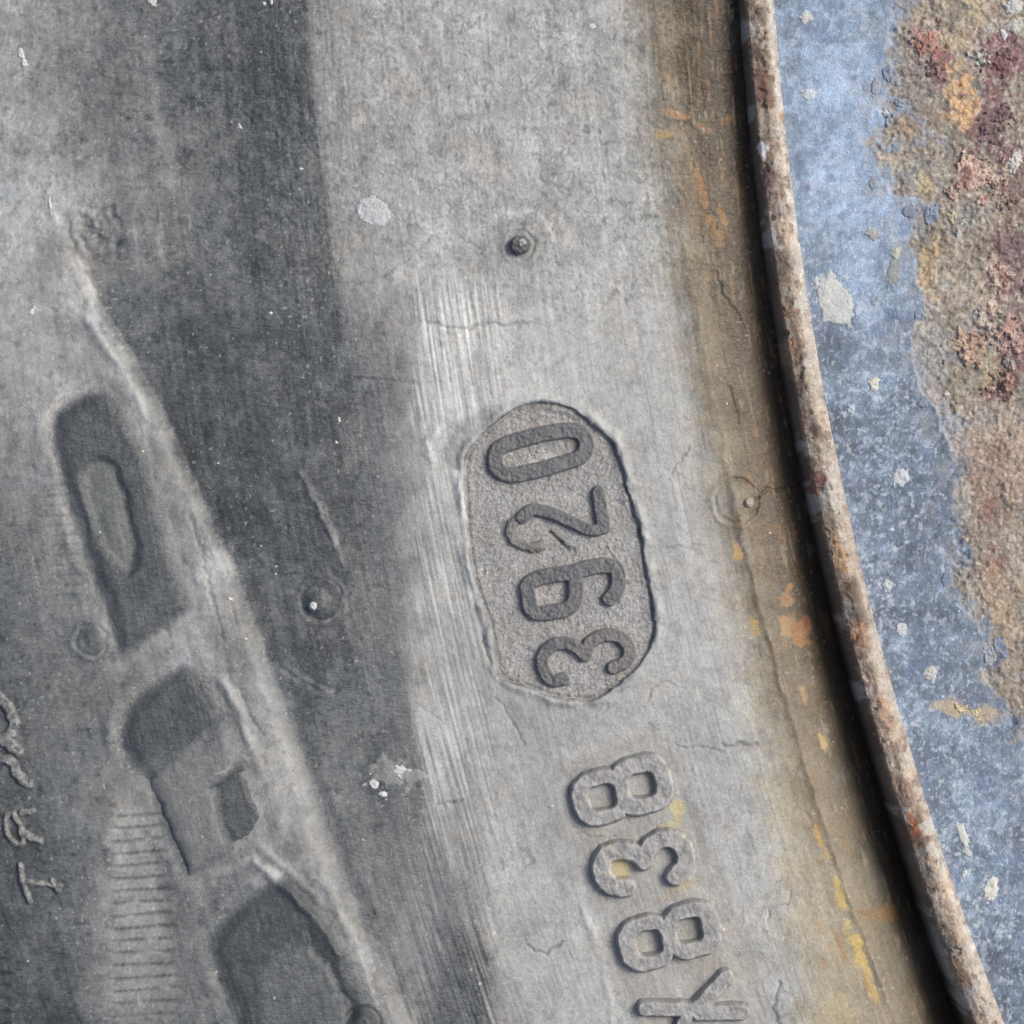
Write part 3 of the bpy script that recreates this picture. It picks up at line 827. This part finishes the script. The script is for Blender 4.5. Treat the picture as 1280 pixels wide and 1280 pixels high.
# ---- small frayed letters at the far left
def frayed(sets, w, label, seed):
    def ex(X, Y, d, z, C):
        z = z + 1.1*fbm(X, Y, 10, 3, 700+seed)
        C = mixc(C, (120, 120, 118), 0.8*sm(-0.15, 0.25, fbm(X, Y, 9, 3, 710+seed))*(d < 3))
        return z, C
    patch('raised_letter', bbox_of(sets, 14), stroke(sets, w, 1.5, 20+seed), 6, M_PLATE, (168, 170, 166), tyre,
          base=lambda x, y: side_height(x, y, False), bevel=3.5, step=0.9, label=label, seed=40+seed, extra=ex, skirt=5)
frayed([(spline(zp(0, 840, 4, [(-60,100),(0,125),(45,170),(75,240),(60,300),(20,330)])), 15), (zp(0, 840, 4, [(20,330),(95,390)]), 17),
        (spline(zp(0, 840, 4, [(-50,420),(20,430),(70,450),(95,510),(150,555)])), 14)], 9,
       'frayed small letter with a curved bowl cut by the left edge', 1)
frayed([(spline(zp(0, 840, 4, [(75,700),(40,720),(45,800),(80,850),(120,845),(110,770),(75,705)])), 9), (zp(0, 840, 4, [(120,800),(170,825),(208,838)]), 11),
        (zp(0, 840, 4, [(110,700),(170,690)]), 9)], 6, 'frayed small letter with a closed loop near the left edge', 2)
frayed([(zp(0, 840, 4, [(108,960),(118,1040),(155,1140)]), 9), (zp(0, 840, 4, [(120,1045),(210,1050),(310,1065)]), 9),
        (zp(0, 840, 4, [(265,1035),(300,1085)]), 9)], 6, 'frayed small letter shaped like a lying T', 3)

# ---- vent pins, dried droplets, lumps
def lump(name, cx, cy, rx, ry, rot, h, col, mat, parent, base, basecol, seed, label=None, rough=0.25, irr=0.55, col2=None, flat=False, k=0.72):
    R = max(rx, ry)*1.5+5
    step = max(0.6, R/42)
    X, Y = np.meshgrid(np.arange(cx-R, cx+R, step), np.arange(cy-R, cy+R, step))
    q = blob(X, Y, cx, cy, rx, ry, rot)
    q = q*(1+irr*fbm(X, Y, R*0.6, 4, 800+seed, 0.65)) + 0.25*irr*fbm(X, Y, 5, 3, 801+seed)
    z = base(X, Y)
    if flat: pr = 1-sm(0.75, 1.0, q)
    else: pr = np.sqrt(np.clip(1-q*q, 0, 1))
    z = z + h*pr*(1+rough*fbm(X, Y, R*0.35, 3, 820+seed)*1.5) - 5*sm(1.0, 1.0+3.5/min(rx, ry), q)
    C = basecol(X, Y)
    c = soft(col, 12 if col2 is not None else 4, 0.15)
    CT = np.ones(X.shape+(3,))*c
    if col2 is not None:
        CT = mixc(CT, soft(col2, 14, .2), sm(-0.15, 0.35, fbm(X, Y, R*0.5, 4, 830+seed)))
    CT = CT+10*fbm(X, Y, R*0.25, 3, 840+seed)[..., None]
    m = 1-sm(0.9, 1.08, q)
    C = C*(1-m[..., None])+CT*m[..., None]
    return grid_object(name, X, Y, z, to_alb(np.clip(C, 3, 250), k), mat, parent, keep=q < 1.0+4/min(rx, ry), label=label)

SH = lambda x, y: side_height(x, y, False)
for cx, cy, r, h, col, sd_, lb in (
    (650, 307, 13, 12, (108,108,108), 1, 'dark domed vent pin above the date plate'),
    (392, 757, 5.5, 7, (215,217,215), 2, 'pale vent pin stub in the dark band'),
    (937, 628, 6.5, 9, (190,180,165), 3, 'sandy vent pin stub beside the rim')):
    lump('vent_pin', cx, cy, r, r, 0, h, col, M_CLEAN, tyre, SH, side_colour, sd_, lb, 0.15, 0.12, flat=(r > 8))
lump('vent_pin_tip', 652, 305, 8.5, 7.5, 0, 16.5, (178,178,176), M_CLEAN, tyre, SH, side_colour, 4, 'pale tip of the vent pin above the date plate', 0.2, 0.2)
lump('dried_droplet', 467, 264, 23, 17, 0.35, 2.0, (202,204,202), M_DROP, tyre, SH, side_colour, 5, 'large pale oval droplet left of the vent pin', 0.15, 0.25)
for i, (cx, cy, rx, ry, rot) in enumerate(((27,66,3.5,9,-.3),(31,80,3.5,6,0),(191,4,6,3,.8),(301,159,2,4,-.3),(331,6,3,2,0),(340,5,2,3,0),(377,212,2,2,0),
        (339,392,2.5,2,0),(122,692,4,3,0),(289,748,3,2,.5),(42,390,3,4,.3),(740,33,4,5,.2),(500,962,9,5,-.4),(468,980,7,6,.6),(479,992,5,4,.1),
        (64,259,1.6,9,-.15),(421,553,2,2,0),(424,525,1.6,3,0),(1044,1160,1.5,2,0),(890,1160,3,2,0),(903,1162,3,2,0))):
    if i in (18,): continue
    lump('dried_droplet', cx, cy, rx, ry, rot, 1.6, (222,223,220), M_DROP, tyre, SH, side_colour, 60+i, None, 0.3, 0.8)

# ---------------------------------------------------------------- rim
BND = spline([(1112,-400),(1108,-60),(1112,20),(1108,100),(1100,140),(1098,195),(1108,240),(1140,250),(1138,300),(1146,340),(1155,385),(1141,410),(1140,440),(1150,480),
       (1162,508),(1182,545),(1196,590),(1192,640),(1190,700),(1195,745),(1225,790),(1232,850),(1262,900),(1290,960),(1330,1100),(1400,1400),(1500,2000)])

def rust_mask(X, Y):
    xw = X+10*fbm(X, Y, 40, 5, 901, 0.6)
    b = np.array(BND)
    return xw-np.interp(Y, b[:, 1], b[:, 0])

_rt = np.array([8,4,-1,-6,-30,-100,-330,-700,-1300,-2000,-2300], float)[::-1]
_rz = np.array([-4,-2,0,-1,-3,-7,-14,-30,-700,-1700,-1800], float)[::-1]

def rim_height(X, Y):
    t = tcoord(X, Y)
    z = np.interp(t, _rt, _rz)
    r = rust_mask(X, Y)
    m = sm(-6, 8, r)
    rough = fbm(X, Y, 24, 5, 911, 0.6)
    z = z + 0.6*fbm(X, Y, 30, 4, 912)
    z = z - 2.5*sm(-1, 5, r) + m*(2.2*rough + 1.6*np.abs(fbm(X, Y, 12, 3, 913)) + 1.2*worm(X, Y, 9, 935))
    xf = np.clip(m*sm(-0.05, 0.5, fbm(X, Y, 60, 3, 914)+0.3*(1-sm(60, 150, np.abs(Y-300)))), 0, 1)
    z = z + xf*4.5*np.abs(fbm(X, Y, 15, 3, 915))
    return z

def rim_colour(X, Y):
    t = tcoord(X, Y)
    n1 = fbm(X, Y, 120, 4, 921); n2 = fbm(X, Y, 30, 5, 922, 0.62); n3 = fbm(X, Y, 9, 3, 923)
    s = np.arctan2(Y-WC[1], WC[0]-X)*4300
    st = noise(t/9, s/60, 5)+0.6*noise(t/4, s/30, 9)
    base = np.interp(Y, [0, 120, 300, 450, 600, 900, 1280], [152, 178, 166, 126, 124, 142, 130])
    v = base + 20*n1 + 20*n2 + 6*n3 + 10*st
    v = v + 16*np.exp(-((t+60)/40)**2)*(1-sm(330, 560, Y)) - 16*np.exp(-((t+14)/16)**2)*sm(0, .5, noise(X/90, Y/90, 925)+0.4)
    v = v + 7*worm(X, Y, 9, 963)*(0.6+sm(-.3, .4, n1)) + 10*worm(X, Y, 21, 967) + 13*worm(X, Y, 30, 969, 0.5, 1.6) + 14*sm(0.0, 0.15, fbm(X, Y, 45, 5, 971, .6))
    C = np.stack([v*0.84, v*0.955, v*1.085], -1)
    # chalky mottling
    m = sm(0.12, 0.42, fbm(X, Y, 17, 5, 926, 0.65)+0.25*n1)
    C = mixc(C, (200, 212, 232), 0.5*m)
    m = sm(0.30, 0.5, fbm(X, Y, 10, 4, 927, 0.65)+0.15*n1)*sm(0, 500, Y)
    C = mixc(C, (222, 230, 238), 0.6*m)
    m = sm(0.2, 0.5, fbm(X, Y, 40, 4, 928))
    C = mixc(C, (112, 125, 152), 0.45*m)
    v = sm(0.48, 0.62, noise(X/4.5, Y/6, 972)+0.2*fbm(X, Y, 60, 3, 973)+0.06*sm(450, 650, Y))
    C = mixc(C, (214, 222, 232), 0.5*v)
    v = np.exp(-(noise(X/30+0.5*noise(X/20, Y/20, 974), (Y+X)/110, 975)/0.03)**2)*sm(0.1, .4, noise(X/50, Y/50, 976))
    C = mixc(C, (200, 210, 228), 0.6*v)
    r = rust_mask(X, Y)
    # rust field
    k = fbm(X, Y, 55, 4, 931); k2 = fbm(X, Y, 22, 5, 932, 0.62); k3 = fbm(X, Y, 6, 3, 933)
    L = 156 + 22*k + 22*k2 + 14*k3
    L = L + 11*worm(X, Y, 8, 935)+9*worm(X, Y, 18, 937)
    R = np.stack([L*1.035, L*0.98, L*0.885], -1)
    R = mixc(R, (142, 150, 148), 0.5*sm(0.1, 0.5, fbm(X, Y, 50, 3, 934)))
    for cx, cy, rx, ry, rot, col, a in (
        (1158,52,16,20,.4,(176,112,102),.9), (1172,80,20,22,.5,(150,100,96),.8), (1250,70,28,40,-.2,(128,82,84),.95), (1225,150,30,26,.4,(122,86,84),.85),
        (1248,172,16,40,-.5,(112,74,80),.8), (1203,115,16,30,0,(214,166,112),1), (1207,140,16,14,0,(218,172,118),.9), (1195,45,20,20,0,(188,168,130),.8),
        (1222,10,14,20,0,(196,176,132),.9), (1168,8,16,14,0,(186,170,136),.7), (1225,70,14,18,.2,(196,186,170),.6), (1143,158,30,26,.4,(146,126,104),.7),
        (1130,165,12,18,.2,(186,160,122),.6), (1161,340,12,34,-.05,(186,158,118),1), (1155,232,9,12,0,(198,180,130),.8), (1150,255,5,6,0,(216,204,160),.8),
        (1268,320,26,50,0,(108,72,74),.75), (1275,440,24,36,0,(116,74,74),.8), (1250,488,18,14,.2,(122,74,72),.9), (1237,462,12,20,.3,(176,160,118),.7),
        (1250,355,12,28,-.4,(196,160,146),.7), (1208,430,14,18,-.5,(190,144,120),.8), (1236,398,14,22,.2,(186,162,146),.8), (1268,420,14,16,0,(190,148,134),.8),
        (1160,440,18,60,.1,(152,156,156),.7), (1170,510,16,40,-.4,(168,170,178),.7), (1230,560,60,30,0,(176,150,128),.5), (1260,600,40,40,0,(150,112,96),.5),
        (1240,715,20,26,.3,(134,96,84),.85), (1250,750,14,40,-.4,(176,146,112),.7), (1270,830,24,50,-.3,(160,140,118),.6), (1225,690,26,34,0,(140,126,112),.6),
        (1262,600,26,24,0,(176,146,120),.5), (1235,640,14,20,.2,(140,92,78),.6), (1262,760,20,26,0,(180,156,126),.5), (1180,20,26,14,.2,(120,116,108),.6), (1150,60,14,26,0,(118,112,110),.6), (1212,890,30,9,.2,(196,170,132),.8), (1275,240,20,40,0,(126,92,86),.6), (1145,100,36,30,0,(116,110,108),.5)):
        q = blob(X, Y, cx, cy, rx*1.2, ry*1.2, rot)+1.3*fbm(X, Y, 26, 5, 940+int(cx) % 7, 0.65)
        mm = np.clip(a*(1-sm(0.55, 1.15, q)), 0, 1)
        tgt = R if cx != 1212 else C
        new = mixc(tgt, soft(col, 20, 0.16), mm)
        if cx == 1212: C = new
        else: R = new
    fl = sm(0.22, 0.4, fbm(X, Y, 8, 4, 951, 0.6)+0.2*k)
    R = mixc(R, (222, 212, 198), 0.6*fl)
    dk = sm(0.25, 0.45, fbm(X, Y, 9, 4, 955, 0.6))
    R = mixc(R, (104, 90, 84), 0.5*dk)
    R = mixc(R, (156, 168, 190), 0.5*sm(0.25, 0.55, fbm(X, Y, 45, 5, 958)-0.1)*(1-sm(60, 130, r)))
    soft_b = np.clip(sm(330, 230, Y)+sm(540, 620, Y), 0, 1)
    m = sm(-3, 5, r+3*k3)*(1-soft_b) + soft_b*sm(-8, 16, r-6+34*fbm(X, Y, 30, 5, 965, .65))
    fz = 0.5*sm(-60, 0, r)*sm(-0.1, 0.4, k2)
    C = mixc(C, (180, 180, 178), fz)
    C = C*(1-m[..., None])+R*m[..., None]
    C = mixc(C, (176, 180, 188), 0.5*np.exp(-((r-4)/4)**2)*sm(-.2, .4, noise(X/30, Y/30, 961)))
    return C

ts = axis([(-2300, -700, 80), (-700, -360, 10), (-360, 7, 1.55)])
X, Y, T = polar(ts, TH)
Zr = rim_height(X, Y); Zr = np.where(T < -1900, Zr-0, Zr)
rim = grid_object('rim', X, Y, Zr, to_alb(rim_colour(X, Y)), M_PAINT, wheel, wrap=True)

_lt = np.array([60,44,42.5,41,39.5,37,33,26,19,13,7,2,-3,-5], float)[::-1]
_lz = np.array([-190,-170,-60,-16,2,12,18,21,23,20,14,5,-2,-10], float)[::-1]
def lip_height(X, Y, T=None):
    t = tcoord(X, Y) if T is None else T
    z = np.interp(t, _lt, _lz)
    f = sm(-2, 6, t)*(1-sm(38, 41, t))
    s = np.arctan2(Y-WC[1], WC[0]-X)*4380
    return z + f*(3.0*fbm(X, Y, 26, 5, 971, 0.62) - 3.0*sm(0.38, 0.6, fbm(X, Y, 16, 4, 977)) + 2.5*noise(s/90, t/60, 979)+0.8*noise(t/9, s/50, 973)+1.0*worm(X, Y, 14, 975))

def lip_colour(X, Y, T=None):
    t = tcoord(X, Y) if T is None else T
    s = np.arctan2(Y-WC[1], WC[0]-X)*4380
    n = fbm(X, Y, 60, 4, 981); n2 = fbm(X, Y, 16, 5, 982, 0.64); st = noise(t/7, s/55, 983)+0.6*noise(t/3.5, s/28, 984)
    L = 162+16*n+22*n2+8*st+10*worm(X, Y, 11, 991)+8*worm(X, Y, 24, 995)
    C = np.stack([L*1.05, L*0.965, L*0.86], -1)
    low = sm(450, 650, Y)
    m = sm(0.0, 0.4, fbm(X, Y, 48, 4, 985)+0.15*low)
    C = mixc(C, (190, 156, 126), 0.55*m)
    m = sm(0.05, 0.4, fbm(X, Y, 34, 5, 986, 0.62))
    C = mixc(C, (128, 108, 98), 0.55*m)
    m = sm(0.1, 0.45, fbm(X, Y, 40, 4, 987))*sm(-6, 40, -t+34)
    C = mixc(C, (156, 154, 150), 0.55*m)
    # worn pale inner shoulder, with its highlight painted in
    e = np.exp(-((t-5+3*n2)/9)**2)*np.interp(Y, [0, 400, 620, 800, 1000, 1280], [1, .95, .5, .45, .8, .9])
    C = mixc(C, (240, 234, 222), np.clip(1.0*e*(0.75+0.7*n2+0.3*st), 0, 1))
    C = mixc(C, (224, 212, 200), 0.5*sm(0.15, 0.45, fbm(X, Y, 22, 5, 988, 0.6)+0.1*low)*sm(3, 12, 40-t))
    # dark brown outer side
    C = mixc(C, (104, 90, 78), 0.7*sm(31, 38, t+2.5*n2))
    C = mixc(C, (112, 96, 88), 0.5*sm(0.38, 0.6, fbm(X, Y, 16, 4, 977)))
    C = mixc(C, (112, 94, 80), 0.75*sm(0.0, 0.25, fbm(X, Y, 90, 5, 978, .6))*sm(4, 16, t))
    C = mixc(C, (212, 206, 196), 0.7*sm(0.12, 0.35, fbm(X, Y, 75, 5, 996, .62)))
    for cx, cy, rx, ry, rot, col, a in ((1021,600,12,16,0,(132,80,70),.85), (946,110,13,26,-.1,(124,84,70),.7), (1139,1028,6,13,-.3,(176,92,46),.9),
        (1143,1040,8,8,0,(150,70,40),.7), (985,400,12,22,0,(136,96,72),.7), (984,440,14,20,0,(172,132,98),.7), (1046,690,9,38,-.25,(196,146,96),.75),
        (1072,790,12,22,-.3,(190,132,92),.7), (1103,880,10,30,-.4,(190,146,112),.6), (1128,985,14,16,0,(146,112,92),.6), (1180,1180,12,30,-.4,(112,100,84),.7),
        (963,225,12,14,0,(104,76,76),.7), (1035,645,8,24,-.2,(150,138,110),.6), (976,330,10,20,0,(110,98,88),.6), (952,190,9,10,0,(222,222,220),.9),
        (1150,1070,14,22,-.3,(104,102,94),.6), (1060,760,9,16,0,(150,152,146),.6), (1195,1210,10,30,-.5,(150,116,88),.6)):
        q = blob(X, Y, cx, cy, rx, ry, rot)+0.9*fbm(X, Y, 16, 4, 990, 0.6)
        C = mixc(C, soft(col, 18, .2), np.clip(a*(1-sm(0.5, 1.1, q)), 0, 1))
    return C

ts = np.concatenate([np.arange(-5, 30, 1.3), np.arange(30, 45, 0.8), [50, 60]])
X, Y, T = polar(ts, TH)
lip = grid_object('rim_lip', X, Y, lip_height(X, Y, T), to_alb(lip_colour(X, Y, T)), M_LIP, rim, wrap=True, label='rounded rusty lip of the rim')

for i, (cx, cy, rx, ry, rot, h, col, lb) in enumerate((
    (1042,376,20,34,-.25,3.2,(206,210,206),'largest white droplet on the blue paint'), (1240,1110,9,17,.1,2.4,(226,226,214),'white oval droplet low on the blue paint'),
    (1128,596,10,12,0,2.2,(205,212,218),None), (1204,1045,6,15,-.3,2.2,(214,218,208),None), (1210,1066,4,7,-.6,2,(205,210,205),None), (1093,479,7,8,0,2.4,(222,222,206),None),
    (1120,315,7,8,.2,2.2,(196,198,184),None), (1008,20,7,9,0,2.2,(206,210,206),None), (1012,117,9,8,.3,2,(206,216,222),None), (1110,140,5,3,0,2,(222,226,226),None),
    (1270,5,13,9,0,2.4,(205,208,204),None), (1272,28,16,8,-.4,2.2,(196,196,184),None), (1257,40,4,8,-.2,2.2,(222,222,218),None), (1272,200,7,16,.2,3,(214,208,200),None),
    (1064,511,5,6,0,2,(196,208,220),None), (1127,787,7,10,-.2,2.2,(206,214,220),None), (1110,732,7,7,0,2,(196,206,212),None), (1162,842,9,9,0,2.4,(206,208,200),None),
    (1206,1092,3,5,.3,1.6,(214,218,214),None), (1092,292,9,8,.2,2,(176,180,176),None), (1118,340,9,16,0,1.6,(158,164,166),None), (1185,492,3,3,0,2,(220,214,206),None),
    (1115,662,3,3,0,1.6,(205,212,220),None), (1262,1172,3,3,0,1.5,(214,218,220),None), (1192,270,6,7,.3,2.4,(196,196,160),None), (1200,292,4,4,0,2,(205,208,200),None))):
    lump('dried_droplet', cx, cy, rx, ry, rot, h, col, M_DROP, rim, rim_height, rim_colour, 100+i, lb, 0.35, 0.5)
for i, (cx, cy, rx, ry, rot, h, col, c2) in enumerate((
    (1222,216,22,24,.2,7,(210,164,146),(176,112,98)), (1240,218,10,11,.2,6,(206,172,150),(120,84,74)), (1160,50,11,16,.4,6,(190,118,104),(150,92,84)),
    (1250,345,11,20,-.4,6,(208,168,150),(140,92,84)), (1208,430,13,18,-.5,6,(206,156,128),(126,88,78)), (1238,400,13,18,.2,6,(196,166,150),(128,90,84)),
    (1266,420,13,14,.3,6,(198,150,134),(130,84,80)), (1262,482,10,13,0,7,(196,136,118),(116,74,68)), (1248,476,10,9,0,6,(176,134,118),(110,76,70)),
    (1225,72,9,7,.5,5,(206,196,178),(132,112,96)), (1258,140,9,12,.2,5,(132,84,86),(96,64,68)), (1254,74,12,14,.2,6,(138,84,82),(100,62,64)),
    (1172,82,10,10,.2,5,(158,104,98),(116,80,78)), (1236,160,11,9,.4,5,(120,78,82),(92,62,66)), (1263,250,8,9,.2,5,(176,136,124),(112,80,76)),
    (1264,452,8,9,0,5,(160,152,150),(120,96,94)), (1200,885,7,4,.2,3,(222,190,140),(160,130,100)), (1222,892,8,5,.3,3,(216,184,136),(160,130,100)))):
    lump('rust_flake', cx, cy, rx, ry, rot, h*0.5, (np.array(col)+np.array([8, 22, 20])), M_LIP, rim, rim_height, rim_colour, 140+i, None, 0.9, 1.1, np.array(c2)+np.array([14, 26, 24]))
rn = random.Random(4)
for i in range(14):
    y = rn.uniform(20, 900); x = float(np.interp(y, [p[1] for p in BND], [p[0] for p in BND]))+rn.uniform(-14, 26)
    a, b = rn.uniform(5, 9), rn.uniform(6, 14)
    lump('paint_flake', x, y, a, b, rn.uniform(-.6, .6), 1.8, rn.choice([(150,164,182),(166,174,186),(134,148,170),(160,168,176)]), M_PAINT, rim, rim_height, rim_colour,
         200+i, None, 0.2, 0.4, flat=True)
print('tris', sum(len(o.data.polygons)*2 for o in bpy.data.objects if o.type == 'MESH'))
